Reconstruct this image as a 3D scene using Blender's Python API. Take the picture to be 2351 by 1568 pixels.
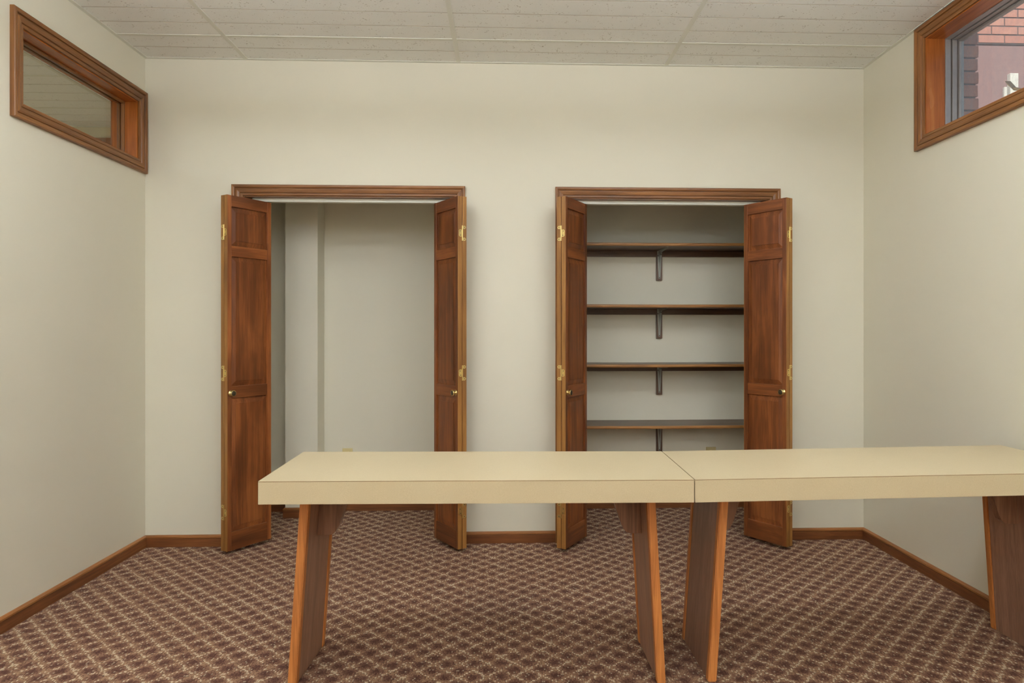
import bpy, bmesh, math, random
from mathutils import Vector, Matrix
random.seed(7)
scene = bpy.context.scene
COL = scene.collection
for o in list(bpy.data.objects): bpy.data.objects.remove(o)

# ------------------------------------------------------------------ camera
# photograph taken as 2351 x 1568, 24 mm lens, verticals kept vertical by lens shift
F, YAW, CX, CY, EYE = 1567.0, 0.0379, 1221.13, 761.26, 1.2298
cam_data = bpy.data.cameras.new('camera'); cam = bpy.data.objects.new('camera', cam_data); COL.objects.link(cam)
cam.location = (0, 0, EYE); cam.rotation_euler = (math.pi/2, 0, -YAW)
cam_data.sensor_width = 36; cam_data.lens = F/2351*36
cam_data.shift_x = (1175.5-CX)/2351; cam_data.shift_y = -(784-CY)/2351
cam_data.clip_start = 0.05; cam_data.clip_end = 100
scene.camera = cam

# ------------------------------------------------------------------ world, sun, exposure
FILL_LENS, FILL_TOP = 8.1, 27.5   # radiance of the lens and of the open top of the added, unseen fill lights
LAMP = (1.0, 1.06, 1.15, 1)
ADJ_FILL = 28.0
w = bpy.data.worlds.new('world'); scene.world = w; w.use_nodes = True
nt = w.node_tree; bg = nt.nodes['Background']
sky = nt.nodes.new('ShaderNodeTexSky'); sky.sky_type = 'HOSEK_WILKIE'
sky.sun_direction = Vector((-0.30, -0.72, 0.62)).normalized(); sky.turbidity = 4.0; sky.ground_albedo = 0.4
nt.links.new(sky.outputs[0], bg.inputs[0]); bg.inputs[1].default_value = 3.2
sd = bpy.data.lights.new('sun', 'SUN'); sd.energy = 6.8; sd.angle = 0.009; sd.color = (1, .95, .88)
sun = bpy.data.objects.new('sun', sd); COL.objects.link(sun); sun.location = (-6, -12, 14)
sun.rotation_euler = Vector((0.30, 0.72, -0.62)).to_track_quat('-Z', 'Y').to_euler()
vs = scene.view_settings
vs.view_transform = 'Standard'; vs.look = 'None'; vs.gamma = 1.0; vs.use_curve_mapping = False; vs.exposure = 0.0

# ------------------------------------------------------------------ helpers
def lin(c):
    return tuple(((v/255)/12.92 if v/255 <= .04045 else ((v/255+.055)/1.055)**2.4) for v in c) + (1.0,)
E0 = 0.70    # photographed sRGB -> albedo: divide by the usual brightness a front-lit surface gets
def alb(r, g, b, k=1.0):
    c = lin((r, g, b)); return tuple(min(.92, v/E0*k) for v in c[:3]) + (1.0,)

def empty(name, loc, parent=None):
    o = bpy.data.objects.new(name, None); COL.objects.link(o); o.empty_display_size = .1
    o.location = loc
    if parent: o.parent = parent
    return o
def wloc(o):
    v = Vector((0, 0, 0))
    while o: v += o.location; o = o.parent
    return v
def tag(o, label=None, cat=None, group=None, kind=None):
    if label: o['label'] = label
    if cat: o['category'] = cat
    if group: o['group'] = group
    if kind: o['kind'] = kind
    return o
def bm_obj(name, bm, mat, parent=None, smooth=False, local=False):
    """one mesh object; vertices given in world space unless local, stored relative to the parent"""
    bmesh.ops.recalc_face_normals(bm, faces=bm.faces)
    me = bpy.data.meshes.new(name)
    if parent is not None and not local:
        bmesh.ops.translate(bm, verts=bm.verts, vec=-wloc(parent))
    bm.to_mesh(me); bm.free()
    if smooth:
        for p in me.polygons: p.use_smooth = True
    for m in (mat if isinstance(mat, (list, tuple)) else [mat]): me.materials.append(m)
    o = bpy.data.objects.new(name, me); COL.objects.link(o)
    if parent is not None: o.parent = parent
    return o
def add_box(bm, x0, x1, y0, y1, z0, z1, bev=0.0):
    r = bmesh.ops.create_cube(bm, size=1)
    for v in r['verts']:
        v.co = Vector((x0+(v.co.x+.5)*(x1-x0), y0+(v.co.y+.5)*(y1-y0), z0+(v.co.z+.5)*(z1-z0)))
    if bev:
        es = list({e for v in r['verts'] for e in v.link_edges})
        bmesh.ops.bevel(bm, geom=es, offset=bev, segments=2, affect='EDGES', profile=.5)
def box(name, x0, x1, y0, y1, z0, z1, mat, parent=None, bev=0.0, local=False):
    bm = bmesh.new(); add_box(bm, x0, x1, y0, y1, z0, z1, bev)
    return bm_obj(name, bm, mat, parent, local=local)
def add_loft(bm, rings, cap=True, closed=True):
    vs_ = [[bm.verts.new(p) for p in r] for r in rings]
    n = len(rings[0])
    for a, b in zip(vs_[:-1], vs_[1:]):
        for i in range(n if closed else n-1):
            j = (i+1) % n; bm.faces.new((a[i], a[j], b[j], b[i]))
    if cap:
        bm.faces.new(list(reversed(vs_[0]))); bm.faces.new(vs_[-1])
def add_cyl(bm, p0, p1, r0, r1=None, n=16):
    r1 = r0 if r1 is None else r1
    p0, p1 = Vector(p0), Vector(p1); d = (p1-p0).normalized()
    a = d.orthogonal().normalized(); b = d.cross(a)
    ring = lambda c, r: [c+(a*math.cos(t)+b*math.sin(t))*r for t in (2*math.pi*i/n for i in range(n))]
    add_loft(bm, [ring(p0, r0), ring(p1, r1)])
def add_lathe(bm, origin, axis, prof, n=24):
    """prof: (along axis, radius)"""
    o, d = Vector(origin), Vector(axis).normalized(); a = d.orthogonal().normalized(); b = d.cross(a)
    rings = [[o+d*h+(a*math.cos(t)+b*math.sin(t))*max(r, 1e-5) for t in (2*math.pi*i/n for i in range(n))] for h, r in prof]
    add_loft(bm, rings)

# ------------------------------------------------------------------ materials
def new_mat(name):
    m = bpy.data.materials.new(name); m.use_nodes = True
    return m, m.node_tree, m.node_tree.nodes['Principled BSDF']
def N(t, typ, **kw):
    n = t.nodes.new(typ)
    for k, v in kw.items(): setattr(n, k, v)
    return n
def math_n(t, op, a, b=None, c=None):
    n = N(t, 'ShaderNodeMath', operation=op)
    for i, v in enumerate((a, b, c)):
        if v is None: continue
        if isinstance(v, (int, float)): n.inputs[i].default_value = v
        else: t.links.new(v, n.inputs[i])
    return n.outputs[0]
def ramp(t, fac, stops):
    n = N(t, 'ShaderNodeValToRGB'); t.links.new(fac, n.inputs[0])
    el = n.color_ramp.elements
    while len(el) < len(stops): el.new(.5)
    for e, (p, c) in zip(el, stops): e.position = p; e.color = c
    return n.outputs[0]
def mix_c(t, fac, a, b, blend='MIX'):
    n = N(t, 'ShaderNodeMix', data_type='RGBA', blend_type=blend)
    for s, v in ((n.inputs[0], fac), (n.inputs[6], a), (n.inputs[7], b)):
        if isinstance(v, (int, float)): s.default_value = v
        elif isinstance(v, tuple): s.default_value = v
        else: t.links.new(v, s)
    return n.outputs[2]
def noise(t, vec, scale, detail=4, rough=.55, dist=0.0):
    n = N(t, 'ShaderNodeTexNoise'); n.inputs['Scale'].default_value = scale; n.inputs['Detail'].default_value = detail
    n.inputs['Roughness'].default_value = rough; n.inputs['Distortion'].default_value = dist
    if vec is not None: t.links.new(vec, n.inputs['Vector'])
    return n.outputs['Fac']
def coords(t, scale=(1, 1, 1), rnd=0.0):
    c = N(t, 'ShaderNodeTexCoord').outputs['Object']
    if rnd:
        r = math_n(t, 'MULTIPLY', N(t, 'ShaderNodeObjectInfo').outputs['Random'], rnd)
        cb = N(t, 'ShaderNodeCombineXYZ')
        for i in range(3): t.links.new(r, cb.inputs[i])
        ad = N(t, 'ShaderNodeVectorMath', operation='ADD'); t.links.new(c, ad.inputs[0]); t.links.new(cb.outputs[0], ad.inputs[1]); c = ad.outputs[0]
    mp = N(t, 'ShaderNodeMapping'); t.links.new(c, mp.inputs['Vector']); mp.inputs['Scale'].default_value = scale
    return mp.outputs[0]
def bump(t, bsdf, h, strength, dist=.002):
    b = N(t, 'ShaderNodeBump'); b.inputs['Strength'].default_value = strength; b.inputs['Distance'].default_value = dist
    t.links.new(h, b.inputs['Height']); t.links.new(b.outputs[0], bsdf.inputs['Normal'])

def wood(name, dark, mid, light, axis='Z', rough=.38, streak=26, figure=.35, board=0.0):
    m, t, b = new_mat(name)
    def sc(a, g): return {'X': (g, a, a), 'Y': (a, g, a), 'Z': (a, a, g)}[axis]
    st = noise(t, coords(t, sc(streak, streak*.045), 41), 1, 5, .6, 1.2)      # growth-ring streaks
    fb = noise(t, coords(t, sc(420, 9), 17), 1, 2, .5)                        # pores
    bl = noise(t, coords(t, sc(7, 2.2), 63), 1, 3, .55, .6)                   # blotchy stain
    f = math_n(t, 'ADD', math_n(t, 'MULTIPLY', st, .62), math_n(t, 'MULTIPLY', bl, figure))
    f = math_n(t, 'ADD', f, math_n(t, 'MULTIPLY', fb, .30)); f = math_n(t, 'SUBTRACT', f, .14+figure*.30)
    c = ramp(t, f, [(.16, dark), (.42, mid), (.70, light)])
    if board:
        r = N(t, 'ShaderNodeObjectInfo').outputs['Random']
        k = math_n(t, 'ADD', 1-board/2, math_n(t, 'MULTIPLY', r, board))
        cb = N(t, 'ShaderNodeCombineXYZ')
        for i in range(3): t.links.new(k, cb.inputs[i])
        c = mix_c(t, 1.0, c, cb.outputs[0], 'MULTIPLY')
    t.links.new(c, b.inputs['Base Color'])
    t.links.new(math_n(t, 'ADD', rough-.06, math_n(t, 'MULTIPLY', bl, .14)), b.inputs['Roughness'])
    b.inputs['Specular IOR Level'].default_value = .45
    bump(t, b, math_n(t, 'ADD', st, fb), .10, .001)
    return m
def woods(name, d, mi, l, **kw):
    return {a: wood(f'{name}_{a.lower()}', d, mi, l, axis=a, **kw) for a in 'XYZ'}

W_DOOR = woods('cherry_stain', alb(58, 29, 12), alb(98, 53, 25), alb(142, 84, 42), board=.30, figure=.62, streak=20)
W_EDGE = woods('door_edge_wood', alb(88, 56, 24), alb(134, 92, 44), alb(166, 122, 66))  # same door wood, painted lighter where front light strikes the edges
W_TRIM = woods('casing_oak', alb(78, 46, 20), alb(117, 75, 37), alb(148, 101, 54), board=.12)
W_JAMB = woods('jamb_oak', alb(104, 54, 18), alb(150, 84, 34), alb(180, 114, 54), rough=.24)
W_BASE = woods('baseboard_oak', alb(64, 34, 16), alb(102, 59, 31), alb(138, 88, 48), figure=.5)
W_CAP = woods('baseboard_cap_oak', alb(92, 54, 24), alb(134, 86, 44), alb(160, 110, 62))
W_SHELF = woods('dark_shelf_wood', alb(54, 36, 25), alb(80, 56, 40), alb(106, 78, 56))
W_NOSE = woods('shelf_nosing_wood', alb(98, 62, 32), alb(140, 98, 54), alb(168, 126, 78))
W_LEG = woods('walnut_veneer', alb(98, 70, 55), alb(134, 99, 79), alb(158, 122, 100), streak=40)
W_LEDGE = woods('leg_edge_oak', alb(124, 70, 30), alb(172, 108, 54), alb(200, 138, 80), streak=60, rough=.45)
W_GUSS = woods('gusset_oak', alb(62, 40, 28), alb(116, 80, 58), alb(142, 104, 76), streak=34)

def paint(name, c, rough=.6, tex=.06, var=.03):
    m, t, b = new_mat(name)
    v = noise(t, coords(t, (1, 1, 1)), 1.3, 3)
    c2 = tuple(x*(1-var*2) for x in c[:3])+(1,)
    t.links.new(mix_c(t, v, c2, c), b.inputs['Base Color']); b.inputs['Roughness'].default_value = rough
    bump(t, b, noise(t, coords(t), 220, 3), tex, .001)
    return m
M_WALL = paint('cream_paint', (.83, .785, .64, 1))
M_CLOSET = paint('closet_paint', (.90, .86, .71, 1))  # wall paint made lighter to lift the dim closet interiors
M_ADJ = paint('adjacent_cream_paint', alb(190, 182, 158))
M_WHITE = paint('white_enamel', alb(222, 216, 198), .35, .0)
M_TEE = paint('tee_enamel', (.80, .80, .71, 1), .5, .0)
M_PLATE = paint('ivory_plastic', alb(196, 182, 134), .35, .0)
M_KRAFT = paint('brown_laminate_core', alb(98, 66, 40), .7, .0)

def mat_tile():
    m, t, b = new_mat('fissured_ceiling_tile')
    c = coords(t, (1, 1, 1), 11)
    v = N(t, 'ShaderNodeTexVoronoi'); v.inputs['Scale'].default_value = 72; t.links.new(coords(t, (1.0, 1.6, 1), 11), v.inputs['Vector'])
    big = noise(t, c, 26, 2)
    th = math_n(t, 'MULTIPLY', math_n(t, 'SUBTRACT', big, .41), 1.15)
    spot = math_n(t, 'LESS_THAN', v.outputs['Distance'], th)
    fine = noise(t, c, 330, 2)
    base = mix_c(t, fine, (.86, .865, .81, 1), (.93, .93, .89, 1))
    t.links.new(mix_c(t, math_n(t, 'MULTIPLY', spot, .6), base, alb(130, 120, 102)), b.inputs['Base Color'])
    b.inputs['Roughness'].default_value = .9
    bump(t, b, math_n(t, 'SUBTRACT', fine, spot), .35, .002)
    return m
M_TILE = mat_tile()
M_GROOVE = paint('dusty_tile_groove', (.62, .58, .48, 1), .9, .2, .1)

def mat_laminate():
    m, t, b = new_mat('beige_laminate')
    c = coords(t)
    n1 = noise(t, c, 520, 2); n2 = noise(t, c, 5, 2)
    a = mix_c(t, n1, alb(182, 166, 132, .74), alb(212, 196, 162, .74))
    t.links.new(mix_c(t, math_n(t, 'MULTIPLY', n2, .25), a, alb(186, 162, 124, .74)), b.inputs['Base Color'])
    b.inputs['Roughness'].default_value = .42; bump(t, b, n1, .08, .0006)
    return m
M_LAM = mat_laminate()

def mat_carpet():
    """loop-pile carpet: every tuft is one Voronoi cell whose yarn colour depends on where the tuft lies in the diamond lattice"""
    m, t, b = new_mat('diamond_carpet')
    co = N(t, 'ShaderNodeTexCoord').outputs['Object']
    TW, TD = .0058, .0098
    mp = N(t, 'ShaderNodeMapping'); t.links.new(co, mp.inputs['Vector']); mp.inputs['Scale'].default_value = (1/TW, 1/TD, 0)
    vo = N(t, 'ShaderNodeTexVoronoi', voronoi_dimensions='2D'); vo.inputs['Scale'].default_value = 1; vo.inputs['Randomness'].default_value = .45
    t.links.new(mp.outputs[0], vo.inputs['Vector'])
    sep = N(t, 'ShaderNodeSeparateXYZ'); t.links.new(vo.outputs['Position'], sep.inputs[0])
    x, y = math_n(t, 'MULTIPLY', sep.outputs[0], TW), math_n(t, 'MULTIPLY', sep.outputs[1], TD)
    sc = N(t, 'ShaderNodeSeparateColor'); t.links.new(vo.outputs['Color'], sc.inputs[0])
    r1, r2 = sc.outputs[0], sc.outputs[1]
    u = math_n(t, 'ADD', math_n(t, 'ADD', math_n(t, 'DIVIDE', x, .0996), math_n(t, 'DIVIDE', y, .0985)), .71)
    v = math_n(t, 'ADD', math_n(t, 'SUBTRACT', math_n(t, 'DIVIDE', x, .0996), math_n(t, 'DIVIDE', y, .0985)), .16)
    def tri(q): return math_n(t, 'ABSOLUTE', math_n(t, 'SUBTRACT', math_n(t, 'FRACT', math_n(t, 'ADD', q, 100.25)), .5))  # 0 centre .. .5 on line
    tu, tv = tri(u), tri(v)
    r = math_n(t, 'SQRT', math_n(t, 'ADD', math_n(t, 'MULTIPLY', tu, tu), math_n(t, 'MULTIPLY', tv, tv)))
    rr = math_n(t, 'ADD', r, math_n(t, 'MULTIPLY', math_n(t, 'SUBTRACT', r1, .5), .26))
    base = ramp(t, rr, [(.08, alb(88, 58, 50)), (.24, alb(108, 76, 63)), (.40, alb(134, 101, 81)), (.60, alb(156, 124, 98))])
    # cream yarn on the lattice lines, sprinkled elsewhere
    line = math_n(t, 'GREATER_THAN', math_n(t, 'ADD', math_n(t, 'MAXIMUM', tu, tv), math_n(t, 'MULTIPLY', math_n(t, 'SUBTRACT', r1, .5), .05)), .452)
    cream = math_n(t, 'MAXIMUM', math_n(t, 'MULTIPLY', line, math_n(t, 'GREATER_THAN', r2, .42)), math_n(t, 'MULTIPLY', math_n(t, 'GREATER_THAN', r2, .95), .55))
    col = mix_c(t, math_n(t, 'MULTIPLY', cream, .66), base, alb(214, 196, 168))
    # dark gaps between the tufts
    gap = math_n(t, 'SMOOTH_MIN', math_n(t, 'MULTIPLY', math_n(t, 'MAXIMUM', math_n(t, 'SUBTRACT', vo.outputs['Distance'], .30), 0.0), 1.9), .75, .1)
    col = mix_c(t, gap, col, alb(52, 36, 31))
    # trodden, stained patch and general dinginess
    st = noise(t, co, 1.1, 3, .5)
    d = N(t, 'ShaderNodeVectorMath', operation='DISTANCE'); t.links.new(co, d.inputs[0]); d.inputs[1].default_value = (0.0, 3.05, 0)
    near = math_n(t, 'MULTIPLY', math_n(t, 'MAXIMUM', math_n(t, 'SUBTRACT', 1.0, math_n(t, 'DIVIDE', d.outputs['Value'], .32)), 0.0), .55)
    near = math_n(t, 'MULTIPLY', near, noise(t, co, 9, 3))
    dirt = math_n(t, 'ADD', math_n(t, 'MULTIPLY', st, .12), near)
    col = mix_c(t, dirt, col, alb(70, 52, 44))
    t.links.new(col, b.inputs['Base Color']); b.inputs['Roughness'].default_value = .95
    b.inputs['Specular IOR Level'].default_value = .12
    bump(t, b, math_n(t, 'SUBTRACT', 1.0, vo.outputs['Distance']), .5, .003)
    return m
M_CARPET = mat_carpet()

def metal(name, c, rough=.35, metallic=1.0):
    m, t, b = new_mat(name)
    n = noise(t, coords(t), 40, 3)
    t.links.new(mix_c(t, n, tuple(v*.82 for v in c[:3])+(1,), c), b.inputs['Base Color'])
    b.inputs['Roughness'].default_value = rough; b.inputs['Metallic'].default_value = metallic
    return m
M_BRASS = metal('brass', (.80, .62, .26, 1), .28)
M_KNOBD = metal('antique_dark_brass', (.10, .08, .05, 1), .35, .7)
M_STEEL = metal('grey_bracket_steel', alb(146, 148, 140), .45, .2)
M_ALU = metal('bronze_grey_aluminium', alb(150, 144, 140), .34, .4)
M_ALUD = metal('dark_window_gasket', alb(84, 76, 70), .6, .1)
M_LATCH = metal('latch_metal', alb(150, 138, 120), .4, .3)
M_DARK = paint('screw_recess', alb(34, 30, 26), .6, 0)

def mat_glass(name, dirt):
    m, t, b = new_mat(name); t.nodes.remove(b)
    out = t.nodes['Material Output']
    tr = N(t, 'ShaderNodeBsdfTransparent'); tr.inputs[0].default_value = (.93, .95, .94, 1)
    gl = N(t, 'ShaderNodeBsdfGlossy'); gl.inputs['Roughness'].default_value = .02
    lw = N(t, 'ShaderNodeLayerWeight'); lw.inputs[0].default_value = .5
    frv = math_n(t, 'ADD', .03, math_n(t, 'MULTIPLY', math_n(t, 'POWER', lw.outputs['Facing'], 5.0), .8))
    mx = N(t, 'ShaderNodeMixShader'); t.links.new(frv, mx.inputs[0]); t.links.new(tr.outputs[0], mx.inputs[1]); t.links.new(gl.outputs[0], mx.inputs[2])
    last = mx.outputs[0]
    if dirt:
        ts = N(t, 'ShaderNodeBsdfTranslucent'); ts.inputs[0].default_value = (.8, .78, .76, 1)
        wipe = noise(t, coords(t, (1, 9, 5)), 3, 5, .65, .8); fine = noise(t, coords(t), 160, 3, .7)
        f = math_n(t, 'MULTIPLY', math_n(t, 'MULTIPLY', wipe, fine), dirt*4)
        mm = N(t, 'ShaderNodeMixShader'); t.links.new(f, mm.inputs[0]); t.links.new(last, mm.inputs[1]); t.links.new(ts.outputs[0], mm.inputs[2]); last = mm.outputs[0]
    t.links.new(last, out.inputs[0])
    return m
M_GLASS = mat_glass('clear_glass', 0); M_DUSTY = mat_glass('dusty_glass', .16)

def emit(name, c, s):
    m, t, b = new_mat(name); b.inputs['Base Color'].default_value = (.8, .8, .8, 1)
    b.inputs['Emission Color'].default_value = c; b.inputs['Emission Strength'].default_value = s
    return m
M_DIFF = emit('lit_prismatic_diffuser', LAMP, FILL_LENS)
M_UP = emit('lit_open_top', LAMP, FILL_TOP)
M_DIFF2 = emit('lit_adjacent_diffuser', LAMP, ADJ_FILL)

def mat_brick(name, c1, c2):
    m, t, b = new_mat(name)
    rnd = N(t, 'ShaderNodeObjectInfo').outputs['Random']
    n = noise(t, coords(t, (1, 1, 1), 9), 60, 4)
    c = mix_c(t, rnd, c1, c2)
    t.links.new(mix_c(t, math_n(t, 'MULTIPLY', n, .35), c, tuple(v*.6 for v in c1[:3])+(1,)), b.inputs['Base Color'])
    b.inputs['Roughness'].default_value = .85; bump(t, b, n, .3, .004)
    return m
M_BRICK = mat_brick('pink_red_brick', (.47, .20, .15, 1), (.56, .27, .20, 1))
M_MORTAR = paint('dark_mortar', (.12, .085, .08, 1), .95, .4)
M_FASCIA = paint('weathered_mauve_stucco', (.34, .20, .19, 1), .9, .5, .2)
M_PEEL = paint('peeling_white_paint', (.78, .74, .66, 1), .7, .3, .15)
M_GROUND = paint('outdoor_concrete', (.42, .40, .37, 1), .9, .4, .1)

# ------------------------------------------------------------------ room dimensions
XL, XR, YB, YR, H = -2.0594, 2.1244, 3.98, -4.9, 2.79
YC = 4.735                 # closet back
OPN = [(-1.503, -.303), (.354, 1.551)]     # closet openings between the jambs
HEAD = 2.006
BBH = .067
def struct(o, label=None): return tag(o, label, kind='structure')
def multi_box(name, boxes, mat, parent=None):
    bm = bmesh.new()
    for bx in boxes: add_box(bm, *bx)
    return bm_obj(name, bm, mat, parent)

floor = box('floor', -5.6, XR+.02, YR, 5.4, -.08, 0, M_CARPET)
struct(floor, 'brown and maroon carpet with a cream dotted diamond lattice')
ro = .02
wb = []
xs = [XL, OPN[0][0]-ro, OPN[0][1]+ro, OPN[1][0]-ro, OPN[1][1]+ro, XR]
for i in (0, 2, 4): wb.append((xs[i], xs[i+1], YB, YB+.12, 0, H+.12))
for i in (1, 3): wb.append((xs[i], xs[i+1], YB, YB+.12, HEAD+ro, H+.12))
struct(multi_box('wall_back', wb, M_WALL), 'cream painted wall with the two closet openings')
# left wall with interior window
LW = (2.972, 3.912, 2.186, 2.530)     # opening y0 y1 z0 z1
TL = .14
def wall_with_hole(name, xa, xb, ya, yb, hole, mat):
    y0, y1, z0, z1 = hole
    return multi_box(name, [(xa, xb, ya, y0, 0, H+.12), (xa, xb, y1, yb, 0, H+.12), (xa, xb, y0, y1, 0, z0), (xa, xb, y0, y1, z1, H+.12)], mat)
struct(wall_with_hole('wall_left', XL-TL, XL, YR, YB+.12, LW, M_WALL), 'cream painted wall holding the high interior window')
RW = (1.80, 3.391, 2.216, 2.728)
TR = .19
struct(wall_with_hole('wall_right', XR, XR+TR, YR, YB+.12, RW, M_WALL), 'cream painted wall holding the high outside window')
struct(box('wall_rear', XL-TL, XR+TR, YR-.12, YR, 0, H+.12, M_WALL), 'cream painted wall behind the viewer')
# closets
struct(box('wall_closet_back', XL-TL+.001, XR+TR-.001, YC, YC+.08, 0, H+.12, M_CLOSET), 'cream back wall of both closets')
struct(multi_box('wall_closet_divider', [(-.10, .17, YB+.12, YC, 0, H+.12)], M_CLOSET), 'cream partition between the two closets')
struct(box('wall_closet_left', -1.82, -1.72, YB+.12, YC, 0, H+.12, M_CLOSET), 'cream left side of the empty closet')
struct(box('wall_closet_right', 1.74, 1.82, YB+.12, YC, 0, H+.12, M_CLOSET), 'cream right side of the shelved closet')
struct(box('wall_closet_chase', -1.457, -1.246, 4.567, YC-.0005, 0, 2.46, M_CLOSET), 'boxed-in pipe chase standing in the empty closet')
struct(box('ceiling_closet', -1.72, 1.74, YB+.12, YC, 2.46, 2.50, M_CLOSET), 'plain closet ceiling')
# adjacent room beyond the left window
AY = 5.33
struct(box('wall_adjacent_far', -5.6, XL-TL, AY, AY+.1, 0, H+.12, M_ADJ), 'cream wall of the next room seen through the interior window')
struct(box('wall_adjacent_side', XL-TL, XL-TL+.1, YB+.121, AY+.1, 0, H+.12, M_ADJ), 'side wall of the next room')
struct(box('wall_adjacent_left', -5.7, -5.6, 1.2, AY+.1, 0, H+.12, M_ADJ), 'left wall of the next room')
struct(box('wall_adjacent_near', -5.6, XL-TL-.001, 1.2, 1.3, 0, H+.12, M_ADJ), 'near wall of the next room')
struct(box('roof', -5.75, XR+TR+.12, YR-.15, AY+.12, H+.12, H+.22, M_GROUND), 'roof slab above the ceiling')
struct(box('ground', XR+TR, 9, -4, 7, -.25, -.08, M_GROUND), 'pale ground outside the window')

# ------------------------------------------------------------------ ceiling grid
TX = [-1.488+1.2132*k for k in range(-3, 4)]      # tee lines running away from the viewer
TY0, TYS = 3.665, .6096
def tile_mesh(wx, wy, phase, name):
    """lay-in tile with routed grooves every 6 inches; phase = distance of first groove from the far edge"""
    bm = bmesh.new(); g, dp = .0060, .0050
    ys = [0.0]; zs = [0.0]
    q = phase
    while q < wy-.02:
        ys += [q-g/2, q-g/2+.002, q+g/2-.002, q+g/2]; zs += [0, dp, dp, 0]; q += .1524
    ys.append(wy); zs.append(0)
    rings = []
    for xx in (-wx/2, wx/2):
        rings.append([Vector((xx, -a, z)) for a, z in zip(ys, zs)] + [Vector((xx, -wy, .018)), Vector((xx, 0, .018))])
    add_loft(bm, rings)
    for f in bm.faces:
        if len(f.verts) == 4 and .0005 < f.calc_center_median().z <= dp+.0005: f.material_index = 1     # routed groove, its shade painted in as a darker tan
    bmesh.ops.recalc_face_normals(bm, faces=bm.faces)
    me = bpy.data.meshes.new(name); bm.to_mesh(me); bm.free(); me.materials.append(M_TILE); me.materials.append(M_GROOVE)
    return me
_tiles = {}
LIGHTS = {(3, 3), (5, 3), (3, 6), (5, 6), (3, 9), (5, 9)}
def build_ceiling(name, xa, xb, ya, yb, label, lights, lightmat):
    root = struct(empty(name, (xa, ya, H)), label)
    xcuts = [xa] + [x for x in TX if xa+.02 < x < xb-.02] + [xb]
    ycuts = [yb] + [TY0-TYS*k for k in range(-4, 17) if ya+.02 < TY0-TYS*k < yb-.02] + [ya]
    cells = []
    for i in range(len(xcuts)-1):
        for j in range(len(ycuts)-1):
            x0, x1, y1, y0 = xcuts[i], xcuts[i+1], ycuts[j], ycuts[j+1]
            if (i, j) in lights: cells.append((x0, x1, y0, y1)); continue
            wx, wy = x1-x0-.003, y1-y0-.003
            ph = (y1-TY0) % .1524
            if ph < .02: ph += .1524
            key = (round(wx, 3), round(wy, 3), round(ph, 3))
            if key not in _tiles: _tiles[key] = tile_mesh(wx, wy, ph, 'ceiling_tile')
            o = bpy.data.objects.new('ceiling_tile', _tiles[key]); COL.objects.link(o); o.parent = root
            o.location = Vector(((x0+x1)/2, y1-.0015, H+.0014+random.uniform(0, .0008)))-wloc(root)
    for x in xcuts[1:-1]: box('main_tee', x-.012, x+.012, ya, yb, H-.001, H+.03, M_TEE, root, .0006)
    for y in ycuts[1:-1]:
        for a, b_ in zip(xcuts[:-1], xcuts[1:]): box('cross_tee', a+.012, b_-.012, y-.011, y+.011, H-.0005, H+.026, M_TEE, root)
    a = .02
    for nm, bx in (('wall_angle', (xa, xa+a, ya, yb)), ('wall_angle', (xb-a, xb, ya, yb)), ('wall_angle', (xa+a, xb-a, yb-a, yb)), ('wall_angle', (xa+a, xb-a, ya, ya+a))):
        box(nm, *bx, H-.0015, H+.002, M_TEE, root)
    box('plenum_board', xa, xb, ya, yb, H+.08, H+.10, M_DARK, root)
    return root, cells
croot, cells = build_ceiling('ceiling', XL, XR, YR, YB, 'suspended ceiling of pale fissured tiles with scored lines',
                             set(), M_DIFF)
aroot, acells = build_ceiling('ceiling_adjacent', -5.6, XL-TL, 1.3, AY, 'suspended tile ceiling of the next room', {(1, 4)}, M_DIFF2)
def added_troffer(c, mat, label):  # added lamp out of view, brightens the next room
    x0, x1, y0, y1 = c
    r = tag(empty('ceiling_light', ((x0+x1)/2, (y0+y1)/2, H)), label, 'ceiling light', 'recessed fluorescent ceiling lights')
    bm = bmesh.new(); f = .03
    for bx in ((x0+.013, x1-.013, y0+.012, y0+f), (x0+.013, x1-.013, y1-f, y1-.012), (x0+.013, x0+f, y0+f, y1-f), (x1-f, x1-.013, y0+f, y1-f)):
        add_box(bm, *bx, H+.0005, H+.02)
    bm_obj('frame', bm, M_WHITE, r)
    box('diffuser', x0+f, x1-f, y0+f, y1-f, H+.006, H+.012, mat, r)
    box('housing', x0+.02, x1-.02, y0+.02, y1-.02, H+.021, H+.07, M_WHITE, r)
def pendant(x, y, label):  # added lamps out of view, put in to fill the room with light
    z0_, z1_ = 2.42, 2.52; L_ = 1.22; w_ = .22
    r = tag(empty('pendant_light', (x, y, z0_)), label, 'pendant light', 'suspended fluorescent lights')
    bm = bmesh.new()
    sec = [(-w_/2, z1_-.02), (-w_/2, z0_+.03), (-w_/2+.035, z0_), (w_/2-.035, z0_), (w_/2, z0_+.03), (w_/2, z1_-.02), (w_/2-.02, z1_), (-w_/2+.02, z1_)]
    add_loft(bm, [[Vector((xx, y+a, z)) for a, z in sec] for xx in (x-L_/2, x+L_/2)])
    bm_obj('lens', bm, M_DIFF, r)
    box('tube_tray', x-L_/2+.01, x+L_/2-.01, y-w_/2+.022, y+w_/2-.022, z1_+.0005, z1_+.004, M_UP, r)
    for xx in (x-L_/2-.006, x+L_/2+.006):
        box('end_cap', xx-.0055, xx+.0055, y-w_/2-.004, y+w_/2+.004, z0_-.004, z1_+.006, M_WHITE, r, .002)
        bm = bmesh.new(); add_cyl(bm, (xx, y, z1_+.006), (xx, y, H-.012), .003, n=8); bm_obj('cable', bm, M_STEEL, r)
        bm = bmesh.new(); add_cyl(bm, (xx, y, H-.012), (xx, y, H-.0018), .03, .034, n=20); bm_obj('canopy', bm, M_WHITE, r)
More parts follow.
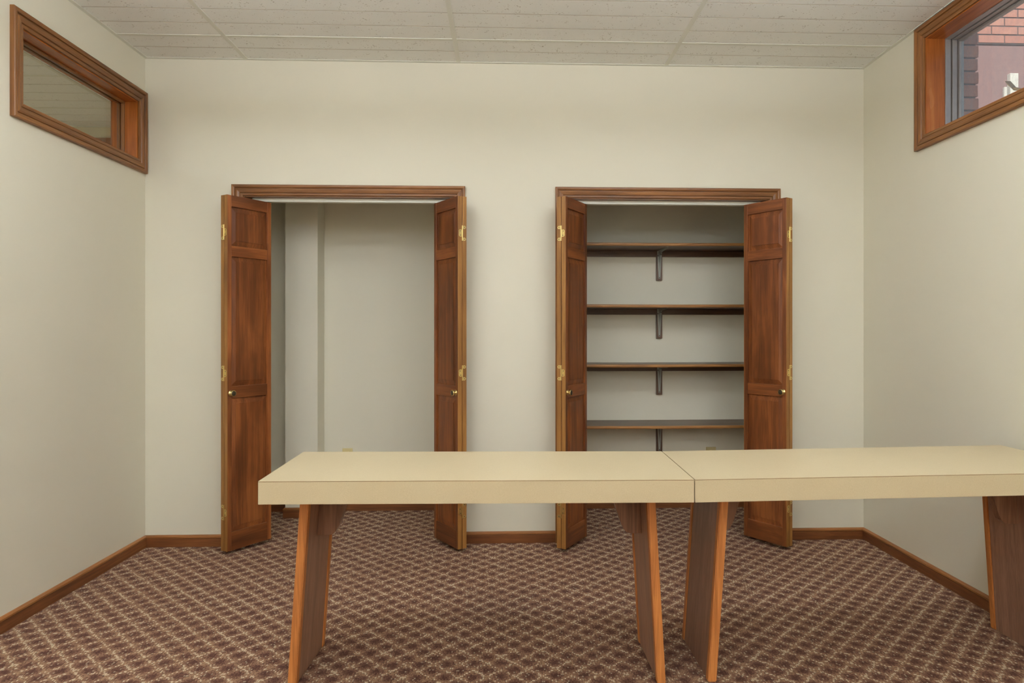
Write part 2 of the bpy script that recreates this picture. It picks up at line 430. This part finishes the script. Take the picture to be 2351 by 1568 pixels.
for yy, wh in ((1.98, 'over the front of the tables'), (-.15, 'over the viewer'), (-2.0, 'in the third row'), (-3.85, 'nearest to the rear wall')):
    pendant(-1.0, yy, 'suspended fluorescent light on the left, ' + wh)
    pendant(1.06, yy, 'suspended fluorescent light on the right, ' + wh)
for c in acells: added_troffer(c, M_DIFF2, 'fluorescent ceiling light of the room beyond the interior window')

# ------------------------------------------------------------------ mouldings
CAS = [(0, 0), (0, .008), (.003, .010), (.011, .0105), (.0125, .0075), (.0145, .0075), (.017, .0135), (.030, .0165), (.0375, .0150), (.0395, .0110), (.0420, .0110), (.0440, .0185), (.050, .0210), (.058, .0210), (.061, .018), (.061, 0)]
def moulding(name, p0, p1, out, nrm, mat, parent, m0=1, m1=1, prof=CAS, k=1.0, clip=None):
    """run a moulding from inner corner p0 to p1; out = direction away from the opening, nrm = off the wall; m0/m1 mitre"""
    p0, p1, out, nrm = Vector(p0), Vector(p1), Vector(out), Vector(nrm); d = (p1-p0).normalized()
    bm = bmesh.new()
    rings = [[p0+out*(w*k)+nrm*t-d*(w*k*m0) for w, t in prof], [p1+out*(w*k)+nrm*t+d*(w*k*m1) for w, t in prof]]
    add_loft(bm, rings)
    return bm_obj(name, bm, mat, parent)
def casing_frame(parent, plane, lo, hi, nrm, mats, sides='LRTB', name='casing', k=1.0, ks=None):
    """rectangular casing; plane(a,z) -> point; lo=(a0,z0) hi=(a1,z1) inner opening"""
    (a0, z0), (a1, z1) = lo, hi
    A = Vector(plane(1, 0))-Vector(plane(0, 0)); Z = Vector((0, 0, 1))
    along = 'X' if abs(A.x) > .5 else 'Y'
    b = 'B' in sides
    if 'T' in sides: moulding(name, plane(a0, z1), plane(a1, z1), Z, nrm, mats[along], parent, k=k)
    if b: moulding(name, plane(a0, z0), plane(a1, z0), -Z, nrm, mats[along], parent, k=k)
    if 'L' in sides: moulding(name, plane(a0, z0), plane(a0, z1), -A, nrm, mats['Z'], parent, 1 if b else 0, 1, k=k)
    if 'R' in sides: moulding(name, plane(a1, z0), plane(a1, z1), A, nrm, mats['Z'], parent, 1 if b else 0, 1, k=k)

BB = [(0, 0), (0, .012), (.047, .012), (.0485, .0105), (.0485, 0)]
BC = [(.0485, 0), (.0485, .0095), (.0520, .0135), (.0590, .0130), (.0650, .0065), (.067, 0)]
def baseboard(name, p0, p1, nrm, e0=0, e1=0, label=None):
    """p0 -> p1 on the floor along the wall; e0/e1 extend the end by the moulding depth (-1 inner mitre, +1 outer)"""
    p0, p1, nrm = Vector(p0), Vector(p1), Vector(nrm); d = (p1-p0).normalized(); ax = 'X' if abs(d.x) > .5 else 'Y'
    o = struct(empty(name, p0), label or 'stained oak baseboard with a rounded cap')
    for nm, pr, mt in (('board', BB, W_BASE), ('cap', BC, W_CAP)):
        bm = bmesh.new()
        add_loft(bm, [[p0+Vector((0, 0, w))+nrm*t-d*(t*e0) for w, t in pr], [p1+Vector((0, 0, w))+nrm*t+d*(t*e1) for w, t in pr]])
        bm_obj(nm, bm, mt[ax], o)
    return o
CW = .061; RV = .005
baseboard('baseboard_left', (XL, YR, 0), (XL, YB, 0), (1, 0, 0), 0, -1)
baseboard('baseboard_right', (XR, YR, 0), (XR, YB, 0), (-1, 0, 0), 0, -1)
baseboard('baseboard_back_left', (XL, YB, 0), (OPN[0][0]-RV-CW, YB, 0), (0, -1, 0), -1, 0)
baseboard('baseboard_back_middle', (OPN[0][1]+RV+CW, YB, 0), (OPN[1][0]-RV-CW, YB, 0), (0, -1, 0))
baseboard('baseboard_back_right', (OPN[1][1]+RV+CW, YB, 0), (XR, YB, 0), (0, -1, 0), 0, -1)
baseboard('baseboard_rear', (XL, YR, 0), (XR, YR, 0), (0, 1, 0), -1, -1)
baseboard('baseboard_closet_recess', (-1.72, YC, 0), (-1.457, YC, 0), (0, -1, 0))
baseboard('baseboard_chase_front', (-1.457, 4.567, 0), (-1.246, 4.567, 0), (0, -1, 0), 1, 1)
baseboard('baseboard_chase_left', (-1.457, 4.567, 0), (-1.457, YC-.014, 0), (-1, 0, 0), 1, 0)
baseboard('baseboard_chase_right', (-1.246, 4.567, 0), (-1.246, YC, 0), (1, 0, 0), 1, -1)
baseboard('baseboard_closet_left', (-1.246, YC, 0), (-.10, YC, 0), (0, -1, 0), -1, -1)
baseboard('baseboard_closet_side', (-.10, YB+.12, 0), (-.10, YC, 0), (-1, 0, 0), 0, -1)
baseboard('baseboard_closet_right', (.17, YC, 0), (1.74, YC, 0), (0, -1, 0), -1, -1)

for n, (a0, a1) in enumerate(OPN):
    nm = ('empty', 'shelved')[n]
    t = struct(empty('trim_%d' % (n+1), ((a0+a1)/2, YB, 0)), 'moulded oak casing around the %s closet' % nm)
    casing_frame(t, lambda a, z: Vector((a, YB-.0005, z)), (a0-RV, 0), (a1+RV, HEAD+RV), Vector((0, -1, 0)), W_TRIM, 'LRT')
    box('jamb', a0-.0195, a0, YB+.0005, YB+.1195, 0, HEAD+.0195, W_TRIM['Z'], t)
    box('jamb', a1, a1+.0195, YB+.0005, YB+.1195, 0, HEAD+.0195, W_TRIM['Z'], t)
    box('head_jamb', a0, a1, YB+.0005, YB+.1195, HEAD, HEAD+.0195, W_TRIM['X'], t)
    bm = bmesh.new()      # folded steel track: top plate with two lips
    add_box(bm, a0+.03, a1-.03, 4.028, 4.062, HEAD-.004, HEAD-.0005)
    add_box(bm, a0+.03, a1-.03, 4.026, 4.030, HEAD-.020, HEAD-.0005)
    add_box(bm, a0+.03, a1-.03, 4.060, 4.064, HEAD-.020, HEAD-.0005)
    tr = bm_obj('track', bm, M_WHITE, t); tag(tr, 'white enamelled steel door track')

# ------------------------------------------------------------------ bifold closet doors
T, LL, Z0D, Z1D = .027, .287, .022, 1.982
RAILS = [(1.920, 1.982), (1.645, 1.703), (.862, .927), (.022, .124)]     # z ranges
PANELS = [(1.703, 1.920), (.927, 1.645), (.124, .862)]
SW = .027
def panel_bm(w, h):
    """raised panel, both faces, local x 0..w, z 0..h, centred in thickness at y=0"""
    bm = bmesh.new(); bv = min(.030, w*.2)
    for s in (-1, 1):
        lv = [(0, .0035), (bv*.18, .0035), (bv*.92, .0085), (bv, .0085), (bv, .0108)]
        rings = [[Vector((i, s*y, i)), Vector((w-i, s*y, i)), Vector((w-i, s*y, h-i)), Vector((i, s*y, h-i))] for i, y in lv]
        vs_ = [[bm.verts.new(p) for p in r] for r in rings]
        for a, b in zip(vs_[:-1], vs_[1:]):
            for i in range(4): bm.faces.new((a[i], a[(i+1) % 4], b[(i+1) % 4], b[i]))
        bm.faces.new(vs_[-1])
    bmesh.ops.remove_doubles(bm, verts=bm.verts, dist=1e-6)
    es = [e for e in bm.edges if len(e.link_faces) == 1]
    bmesh.ops.bridge_loops(bm, edges=es)
    return bm
_pm = {}
def make_leaf(parent, origin, ang, name='leaf'):
    """local x: 0 at the fold .. LL at the track end; y: 0 at folded-together back face .. sign*T room face handled by mirror"""
    e = empty(name, Vector(origin)-wloc(parent), parent); e.rotation_euler = (0, 0, ang)
    return e
def fill_leaf(e, s, knob):
    """s=+1/-1: side of the room face in local y"""
    ya, yb = sorted((0, s*T))
    def lb(nm, x0, x1, z0, z1, mat, bev=.0015, inset=0.0):
        box(nm, x0, x1, ya+inset, yb-inset, z0, z1, mat, e, bev, local=True)
    lb('stile', .0022, SW, Z0D, Z1D, W_DOOR['Z']); lb('stile', LL-SW, LL-.0022, Z0D, Z1D, W_DOOR['Z'])
    o = box('edge_band', 0, .0022, ya+.0008, yb-.0008, Z0D, Z1D, W_EDGE['Z'], e, .0005, local=True)
    box('edge_band', LL-.0022, LL, ya+.0008, yb-.0008, Z0D, Z1D, W_EDGE['Z'], e, .0005, local=True)
    for z0, z1 in RAILS: lb('rail', SW, LL-SW, z0, z1, W_DOOR['X'], .0012, .0004)
    for z0, z1 in PANELS:
        key = (z0, z1)
        if key not in _pm:
            bm = panel_bm(LL-2*SW, z1-z0); bmesh.ops.recalc_face_normals(bm, faces=bm.faces)
            me = bpy.data.meshes.new('panel'); bm.to_mesh(me); bm.free(); me.materials.append(W_DOOR['Z']); _pm[key] = me
        p = bpy.data.objects.new('panel', _pm[key]); COL.objects.link(p); p.parent = e; p.location = (SW, s*T/2, z0)
    if knob:
        bm = bmesh.new(); k = (knob, s*T, .890)
        add_lathe(bm, k, (0, s, 0), [(0, .0165), (.002, .0165), (.003, .008), (.010, .007), (.014, .011), (.019, .0168), (.0225, .0168), (.0240, .0150), (.0235, .0132)], 28)
        kb = bm_obj('knob', bm, M_BRASS, e, True, local=True); tag(kb, 'round brass knob with a dark centre')
        bm = bmesh.new(); add_lathe(bm, (knob, s*(T+.0233), .890), (0, s, 0), [(0, .0134), (.0012, .0134), (.0022, .009), (.0026, 0)], 24)
        bm_obj('knob_inlay', bm, M_KNOBD, e, True, local=True)
DLAB = ['folded bifold door at the left of the empty closet', 'folded bifold door at the right of the empty closet',
        'folded bifold door at the left of the shelved closet', 'folded bifold door at the right of the shelved closet']
# near corner of the room face, direction from fold to track, side
DOORS = [((-1.526, 3.800), (.545, .838), 1), ((-.2665, 3.790), (-.545, .838), -1), ((.331, 3.775), (.515, .857), 1), ((1.570, 3.765), (-.55, .835), -1)]
for i, ((fx, fy), (ux, uy), side) in enumerate(DOORS):
    u = Vector((ux, uy, 0)).normalized(); v = Vector((u.y, -u.x, 0))*side     # v: towards the visible room face
    root = struct(empty('door_%d' % (i+1), (fx, fy, 0)), 'stained six-panel bifold closet door, ' + DLAB[i])
    root['label'] = DLAB[i] + ', raised wood panels'
    hp = Vector((fx, fy, 0)) - v*T                       # back corner at the fold of the guide leaf
    gap = .0022
    g = make_leaf(root, hp, math.atan2(u.y, u.x)); fill_leaf(g, -1 if side > 0 else 1, .0135+.010)
    jp = hp - v*gap
    j = make_leaf(root, jp, math.atan2(u.y, u.x)); fill_leaf(j, 1 if side > 0 else -1, 0)
    mid = (hp+jp)/2
    for hz in (1.777, 1.000, .234):
        bm = bmesh.new(); hh = .042
        n = -u
        def plate(base, dirv, w, z0, z1):
            pts = []; q = .006
            prof = [(0, z0), (w-q, z0), (w, z0+q), (w, z1-q), (w-q, z1), (0, z1)]
            add_loft(bm, [[base+dirv*a+Vector((0, 0, z))+n*.0003 for a, z in prof], [base+dirv*a+Vector((0, 0, z))+n*.0019 for a, z in prof]])
        plate(hp, v, .021, hz-.020, hz+.020)
        plate(jp, -v, .021, hz+.024, hz+hh); plate(jp, -v, .021, hz-hh, hz-.024)
        c = mid+n*.0022
        add_cyl(bm, c+Vector((0, 0, hz-hh)), c+Vector((0, 0, hz+hh)), .0033, n=12)
        h = bm_obj('hinge', bm, M_BRASS, root)
        for q in (hp+v*.013+Vector((0, 0, hz+.011)), hp+v*.010+Vector((0, 0, hz-.012)), jp-v*.012+Vector((0, 0, hz+.033)), jp-v*.012+Vector((0, 0, hz-.033))):
            bm = bmesh.new(); add_cyl(bm, q+n*.0017, q+n*.0023, .0026, n=10)
            s_ = bm_obj('screw', bm, M_DARK, root); s_.parent = h
    # pivot and guide pins reaching up into the track
    for base in (g, j):
        bm = bmesh.new()
        o_ = hp if base is g else jp
        q = o_+u*(LL-.024)+v*(T/2 if base is g else -T/2)
        q.y = min(max(q.y, 4.036), 4.054)
        add_cyl(bm, q+Vector((0, 0, Z1D-.004)), q+Vector((0, 0, HEAD-.006)), .0035, n=10)
        bm_obj('guide_pin', bm, M_STEEL, root)

# ------------------------------------------------------------------ closet shelves
SHX0, SHX1 = .172, 1.738
for n, (zt, lab) in enumerate(((1.812, 'topmost dark wooden closet shelf, above eye level'), (1.409, 'second dark closet shelf from the top'),
                               (1.017, 'third dark closet shelf from the top'), (.615, 'lowest dark closet shelf, just above the table tops'))):
    r = tag(empty('closet_shelf', (.95, YC, zt-.019)), lab, 'shelf', 'shelves in the right closet')
    y0, y1, th = 4.425, YC-.001, .019
    yn = y0+.012
    for nm, prof, mt in (('board', [(yn, zt), (y1, zt), (y1, zt-th), (yn, zt-th)], W_SHELF),
                         ('nosing', [(yn, zt), (yn, zt-th), (y0+.004, zt-th), (y0+.0008, zt-th+.004), (y0, zt-th/2), (y0+.0008, zt-.004), (y0+.004, zt)], W_NOSE)):
        bm = bmesh.new(); nseg = 8; rings = []
        for k in range(nseg+1):
            x = SHX0+(SHX1-SHX0)*k/nseg; sag = -.0024*math.sin(math.pi*k/nseg)
            rings.append([Vector((x, a, z+sag)) for a, z in prof])
        add_loft(bm, rings); bm_obj(nm, bm, mt['X'], r)
    zb = zt-th-.0025
    cl_h = .040
    box('cleat', SHX0, SHX1, YC-.019, YC-.0008, zb-cl_h, zb, W_SHELF['X'], r, .001)
    xc = 1.067
    box('backing_strip', xc-.020, xc+.020, YC-.022, YC-.0010, zb-.205, zb-cl_h-.0005, W_SHELF['Z'], r, .001)
    bm = bmesh.new()
    yv = YC-.0225
    # pressed steel bracket: tapered wall leg, tapered shelf leg, raised centre rib and brace
    add_loft(bm, [[Vector((xc-.0165, yv, zb)), Vector((xc+.0165, yv, zb)), Vector((xc+.0165, yv-.002, zb)), Vector((xc-.0165, yv-.002, zb))],
                  [Vector((xc-.006, yv, zb-.192)), Vector((xc+.006, yv, zb-.192)), Vector((xc+.006, yv-.002, zb-.192)), Vector((xc-.006, yv-.002, zb-.192))]])
    add_loft(bm, [[Vector((xc-.0165, yv, zb)), Vector((xc+.0165, yv, zb)), Vector((xc+.0165, yv, zb-.002)), Vector((xc-.0165, yv, zb-.002))],
                  [Vector((xc-.006, yv-.245, zb)), Vector((xc+.006, yv-.245, zb)), Vector((xc+.006, yv-.245, zb-.002)), Vector((xc-.006, yv-.245, zb-.002))]])
    for xo in (-.0045, .0025):
        pts = [(yv-.002, zb-.002), (yv-.225, zb-.002), (yv-.215, zb-.006), (yv-.030, zb-.016), (yv-.016, zb-.030), (yv-.006, zb-.170), (yv-.002, zb-.180)]
        add_loft(bm, [[Vector((xc+xo, a, z)) for a, z in pts], [Vector((xc+xo+.002, a, z)) for a, z in pts]])
    bk = bm_obj('bracket', bm, M_STEEL, r)
    for dx, dz in ((-.0105, -.034), (.0105, -.024), (0, -.186)):
        bm = bmesh.new(); add_lathe(bm, (xc+dx, yv-.0015, zb+dz), (0, -1, 0), [(0, .004), (.0012, .004), (.0022, .0015)], 10)
        sc_ = bm_obj('screw', bm, M_DARK, r); sc_.parent = bk

# ------------------------------------------------------------------ outlets
for x0, x1, zt, lab in ((-1.122, -1.053, .429, 'ivory outlet plate on the back of the empty closet'), (1.400, 1.470, .421, 'ivory outlet plate under the lowest closet shelf')):
    xc = (x0+x1)/2; zc = zt-.057
    r = tag(empty('wall_outlet', (xc, YC, zt-.114)), lab, 'outlet', 'closet wall outlets')
    box('plate', x0, x1, YC-.0065, YC-.0003, zt-.114, zt, M_PLATE, r, .002)
    for dz in (.021, -.021):
        bm = bmesh.new(); add_lathe(bm, (xc, YC-.0062, zc+dz), (0, -1, 0), [(0, .0165), (.0018, .0165), (.0022, .0155), (.0022, 0)], 24)
        s_ = bm_obj('socket', bm, M_PLATE, r)
        for dx in (-.006, .006):
            q = box('slot', xc+dx-.001, xc+dx+.001, YC-.0088, YC-.0083, zc+dz-.001, zc+dz+.007, M_DARK, r); q.parent = s_
        bm = bmesh.new(); add_cyl(bm, (xc, YC-.0083, zc+dz-.008), (xc, YC-.0088, zc+dz-.008), .0024, n=10)
        q = bm_obj('slot', bm, M_DARK, r); q.parent = s_
    bm = bmesh.new(); add_cyl(bm, (xc, YC-.0062, zc), (xc, YC-.0074, zc), .003, n=12); bm_obj('screw', bm, M_BRASS, r)

# ------------------------------------------------------------------ interior window (left wall)
w1 = struct(empty('window_1', (XL, (LW[0]+LW[1])/2, LW[2])), 'high wood-framed interior window looking into the next room')
y0, y1, z0, z1 = LW
g = .016
casing_frame(w1, lambda a, z: Vector((XL+.0005, a, z)), (y0+g-.006, z0+g-.006), (y1-g+.006, z1-g+.006), Vector((1, 0, 0)), W_TRIM, k=1.12)
xa, xb = XL-TL+.0005, XL-.0005
box('jamb', xa, xb, y0+.0005, y0+g, z0+g, z1-g, W_JAMB['Z'], w1)
box('jamb', xa, xb, y1-g, y1-.0005, z0+g, z1-g, W_JAMB['Z'], w1)
box('head_jamb', xa, xb, y0+.0005, y1-.0005, z1-g, z1-.0005, W_JAMB['Y'], w1)
box('sill', xa, xb, y0+.0005, y1-.0005, z0+.0005, z0+g, W_JAMB['Y'], w1)
for (sx, sw) in ((XL-.074, .016), (XL-.098, .016)):
    d_ = .013
    box('stop', sx-sw/2, sx+sw/2, y0+g, y0+g+d_, z0+g+d_, z1-g-d_, W_TRIM['Z'], w1, .002)
    box('stop', sx-sw/2, sx+sw/2, y1-g-d_, y1-g, z0+g+d_, z1-g-d_, W_TRIM['Z'], w1, .002)
    box('stop', sx-sw/2, sx+sw/2, y0+g, y1-g, z1-g-d_, z1-g, W_TRIM['Y'], w1, .002)
    box('stop', sx-sw/2, sx+sw/2, y0+g, y1-g, z0+g, z0+g+d_, W_TRIM['Y'], w1, .002)
box('pane', XL-.0885, XL-.0835, y0+g+.002, y1-g-.002, z0+g+.002, z1-g-.002, M_GLASS, w1)
# casing on the far side of the wall
casing_frame(w1, lambda a, z: Vector((XL-TL-.0005, a, z)), (y0+g-.006, z0+g-.006), (y1-g+.006, z1-g+.006), Vector((-1, 0, 0)), W_TRIM, k=1.0)
# dark header of a doorway on the far wall of the next room
dr = struct(empty('trim_3', (-3.3, AY, 0)), 'wood head casing on the far wall of the next room')
box('head_casing', -3.75, -2.75, AY-.02, AY-.0005, 2.60, 2.705, W_TRIM['X'], dr, .004)
for a in (-3.75, -2.82): box('side_casing', a, a+.07, AY-.02, AY-.0005, 0, 2.6, W_TRIM['Z'], dr, .004)

# ------------------------------------------------------------------ outside window (right wall)
w2 = struct(empty('window_2', (XR, (RW[0]+RW[1])/2, RW[2])), 'high outside window with oak jambs and metal sliding frame')
y0, y1, z0, z1 = RW; g = .016
casing_frame(w2, lambda a, z: Vector((XR-.0005, a, z)), (y0+g-.006, z0+g-.006), (y1-g+.006, z1-g+.006), Vector((-1, 0, 0)), W_TRIM, k=1.10)
xa, xb = XR+.0005, XR+.097
box('jamb', xa, xb, y0+.0005, y0+g, z0+g, z1-g, W_JAMB['Z'], w2)
box('jamb', xa, xb, y1-g, y1-.0005, z0+g, z1-g, W_JAMB['Z'], w2)
box('head_jamb', xa, xb, y0+.0005, y1-.0005, z1-g, z1-.0005, W_JAMB['Y'], w2)
box('sill', xa, xb, y0+.0005, y1-.0005, z0+.0005, z0+g, W_JAMB['Y'], w2)
def ring(nm, x0, x1, ins0, ins1, mat):
    """rectangular metal frame between x0..x1, from ins0 to ins1 inside the opening; each side its own part"""
    a0, a1, c0, c1 = y0+ins0, y1-ins0, z0+ins0, z1-ins0; q = ins1-ins0
    box(nm, x0, x1, a0, a0+q, c0+q, c1-q, mat, w2, .001); box(nm, x0, x1, a1-q, a1, c0+q, c1-q, mat, w2, .001)
    box(nm, x0, x1, a0, a1, c1-q, c1, mat, w2, .001); box(nm, x0, x1, a0, a1, c0, c0+q, mat, w2, .001)
fx = XR+.0975
ring('metal_frame', fx, fx+.028, .0005, .020, M_ALU)
ring('gasket', fx+.0285, fx+.034, .0005, .016, M_ALUD)
ring('metal_frame', fx+.0345, fx+.058, .0005, .024, M_ALU)
ring('gasket', fx+.0585, fx+.062, .0005, .020, M_ALUD)
ring('sash', fx+.0625, fx+.086, .0005, .034, M_ALU)
box('pane', fx+.072, fx+.077, y0+.030, y1-.030, z0+.030, z1-.030, M_DUSTY, w2)
# swivelling lock handle on the bottom rail
bm = bmesh.new()
add_box(bm, XR+.108, XR+.140, 2.84, 2.92, z0+.020, z0+.034, .003)
add_cyl(bm, (XR+.124, 2.88, z0+.034), (XR+.124, 2.88, z0+.066), .011, n=16)
arm = [(2.88, z0+.062), (2.935, z0+.088)]
add_loft(bm, [[Vector((XR+.124+s*.008, a+o*.0, z+o)) for s, o in ((-1, -.006), (1, -.006), (1, .006), (-1, .006))] for a, z in arm])
add_loft(bm, [[Vector((XR+.124+s*.011, 2.928+o*.6, z0+.080+o)) for s, o in ((-1, -.004), (1, -.004), (1, .004), (-1, .004))],
              [Vector((XR+.124+s*.013, 2.972+o*.6, z0+.128+o)) for s, o in ((-1, -.009), (1, -.009), (1, .009), (-1, .009))]])
lt = bm_obj('lock_handle', bm, M_LATCH, w2); tag(lt, 'grey metal swivel lock handle')

# ------------------------------------------------------------------ outdoors, seen through the right window
BL_, BH_, JT = .2127, .0677, .0095
def brick_mesh(lx, ly, lz):
    bm = bmesh.new(); add_box(bm, -lx/2, lx/2, -ly/2, ly/2, -lz/2, lz/2, .002); me = bpy.data.meshes.new('brick')
    bmesh.ops.recalc_face_normals(bm, faces=bm.faces); bm.to_mesh(me); bm.free(); me.materials.append(M_BRICK); return me
BM_ = brick_mesh(BL_-JT, .09, BH_-JT)
bw = struct(empty('wall_outside_brick', (3.7, 5.2, 3.485)), 'sunlit pink brick wall standing outside the window')
box('mortar', 2.6, 5.0, 5.215, 5.32, 3.485, 4.80, M_MORTAR, bw)
for c in range(19):
    zc = 3.485+BH_*(c+.5)+JT/2
    for k in range(12):
        xcx = 2.80-.06+BL_*k+(BL_/2 if c % 2 else 0)
        if xcx > 4.85: continue
        o = bpy.data.objects.new('brick', BM_); COL.objects.link(o); o.parent = bw
        o.location = Vector((xcx, 5.255+random.uniform(-.0015, .0015), zc))-wloc(bw)
struct(box('wall_outside_band', 2.6, 5.0, 5.225, 5.32, -.08, 3.484, M_FASCIA), 'shaded rough mauve wall below the sunlit bricks')  # darker than the bricks by its own mauve colour
# brick veneer return beside the window
bv = struct(empty('wall_outside_veneer', (2.36, 3.45, 0)), 'brick veneer edge beside the outside window')
box('mortar', XR+TR+.012, 2.425, 3.44, 3.60, 1.9, 3.1, M_MORTAR, bv)
VM = brick_mesh(.105, .19, BH_-JT)
for c in range(18):
    o = bpy.data.objects.new('brick', VM); COL.objects.link(o); o.parent = bv
    o.location = Vector((XR+TR+.066+(.004 if c % 2 else 0), 3.526, 1.93+BH_*c))-wloc(bv)
tag(box('white_post', 3.937, 4.003, 5.185, 5.2245, -.08, 3.25, M_PEEL, bev=.004), 'white peeling timber post against the mauve wall outside', 'post')
tag(box('downpipe', 3.900, 3.924, 5.198, 5.2245, -.08, 3.147, M_PEEL, bev=.006), 'thin white pipe left of the peeling post outside', 'pipe')

# ------------------------------------------------------------------ tables
TZ, TT = .755, .074
def quad_prism(name, q, z0, z1, mat, parent, bev=0.0):
    bm = bmesh.new(); add_loft(bm, [[Vector((x, y, z0)) for x, y in q], [Vector((x, y, z1)) for x, y in q]])
    if bev: bmesh.ops.bevel(bm, geom=list(bm.edges), offset=bev, segments=2, affect='EDGES')
    return bm_obj(name, bm, mat, parent)
def shrink(q, d):
    c = Vector((sum(p[0] for p in q)/4, sum(p[1] for p in q)/4))
    return [(x-d*(1 if x > c.x else -1), y-d*(1 if y > c.y else -1)) for x, y in q]
def table(q, legs, label):
    cx, cy = sum(p[0] for p in q)/4, sum(p[1] for p in q)/4
    r = tag(empty('table', (cx, cy, 0)), label, 'table', 'two laminate tables end to end')
    top = quad_prism('tabletop', q, TZ-TT, TZ-.0026, M_LAM, r, .0008)
    s = quad_prism('seam', shrink(q, .0006), TZ-.0026, TZ-.0014, M_KRAFT, r); s.parent = top; s.location = (0, 0, 0)
    t = quad_prism('top_sheet', q, TZ-.0014, TZ, M_LAM, r, .0004); t.parent = top; t.location = (0, 0, 0)
    ztop = TZ-TT-.0005
    for (xt, xf, yf, xbk, yb, inner) in legs:
        # xt: left face at the top, xf: left face at floor (front), xbk: left face at floor (back); inner = +1 if the inner side is +x
        th, es = .030, .030
        def face(x_front_top, x_front_floor, dx_back, ya, ybk):
            def pt(y, z, off):
                f = (z-0)/ztop; k = (y-yf)/(yb-yf)
                return Vector((x_front_floor+(x_front_top-x_front_floor)*f + dx_back*k + off, y, z))
            return pt
        pt = face(xt, xf, xbk-xf, yf, yb)
        def slab(nm, ya, ybk, o0, o1, mat, bev=.0015):
            bm = bmesh.new()
            add_loft(bm, [[pt(ya, z, o0), pt(ya, z, o1), pt(ybk, z, o1), pt(ybk, z, o0)] for z in (0.0005, ztop)])
            if bev: bmesh.ops.bevel(bm, geom=list(bm.edges), offset=bev, segments=2, affect='EDGES')
            return bm_obj(nm, bm, mat, r)
        lg = slab('leg', yf+es, yb-es, .003, th-.003, W_LEG['Z'])
        for a, b_ in ((yf, yf+es), (yb-es, yb)):
            e = slab('edge_strip', a, b_, 0, th, W_LEDGE['Z'], .003); e.parent = lg; e.location = (0, 0, 0)
        # curved gusset between leg and underside
        ym = (yf+yb)/2-.012; gy = .034
        prof = [(.0, 0), (.106, 0), (.104, -.020), (.094, -.070), (.084, -.105), (.074, -.135), (.066, -.160), (.056, -.180), (.045, -.191), (.030, -.195), (.0, -.195)]
        bm = bmesh.new(); rings = []
        for yy in (ym-gy/2, ym+gy/2):
            ring_ = []
            for w_, dz in prof:
                z = ztop-.0005+dz
                base = pt(yy, z, (th-.003) if inner > 0 else .003).x
                if w_ == 0: ring_.append(Vector((base+inner*.0003, yy, z)))
                else: ring_.append(Vector((pt(yy, ztop, (th-.003) if inner > 0 else .003).x+inner*(w_+.0)-0.0, yy, z)))
            rings.append(ring_)
        add_loft(bm, rings); bmesh.ops.bevel(bm, geom=[e for e in bm.edges], offset=.001, segments=1, affect='EDGES')
        bm_obj('gusset', bm, W_GUSS['Z'], r)
    return r
table([(-.786, 2.196), (.6035, 2.169), (.6165, 2.688), (-.800, 2.729)],
      [(-.711, -.757, 2.392, -.741, 2.712, 1), (.489, .528, 2.362, .524, 2.700, -1)],
      'beige laminate table with splayed wooden legs in the middle of the room')
table([(.6065, 2.169), (2.060, 2.236), (2.068, 2.777), (.6195, 2.687)],
      [(.754, .708, 2.367, .706, 2.720, 1), (1.968, 2.014, 2.430, 2.014, 2.766, -1)],
      'beige laminate table with its far end against the right wall')
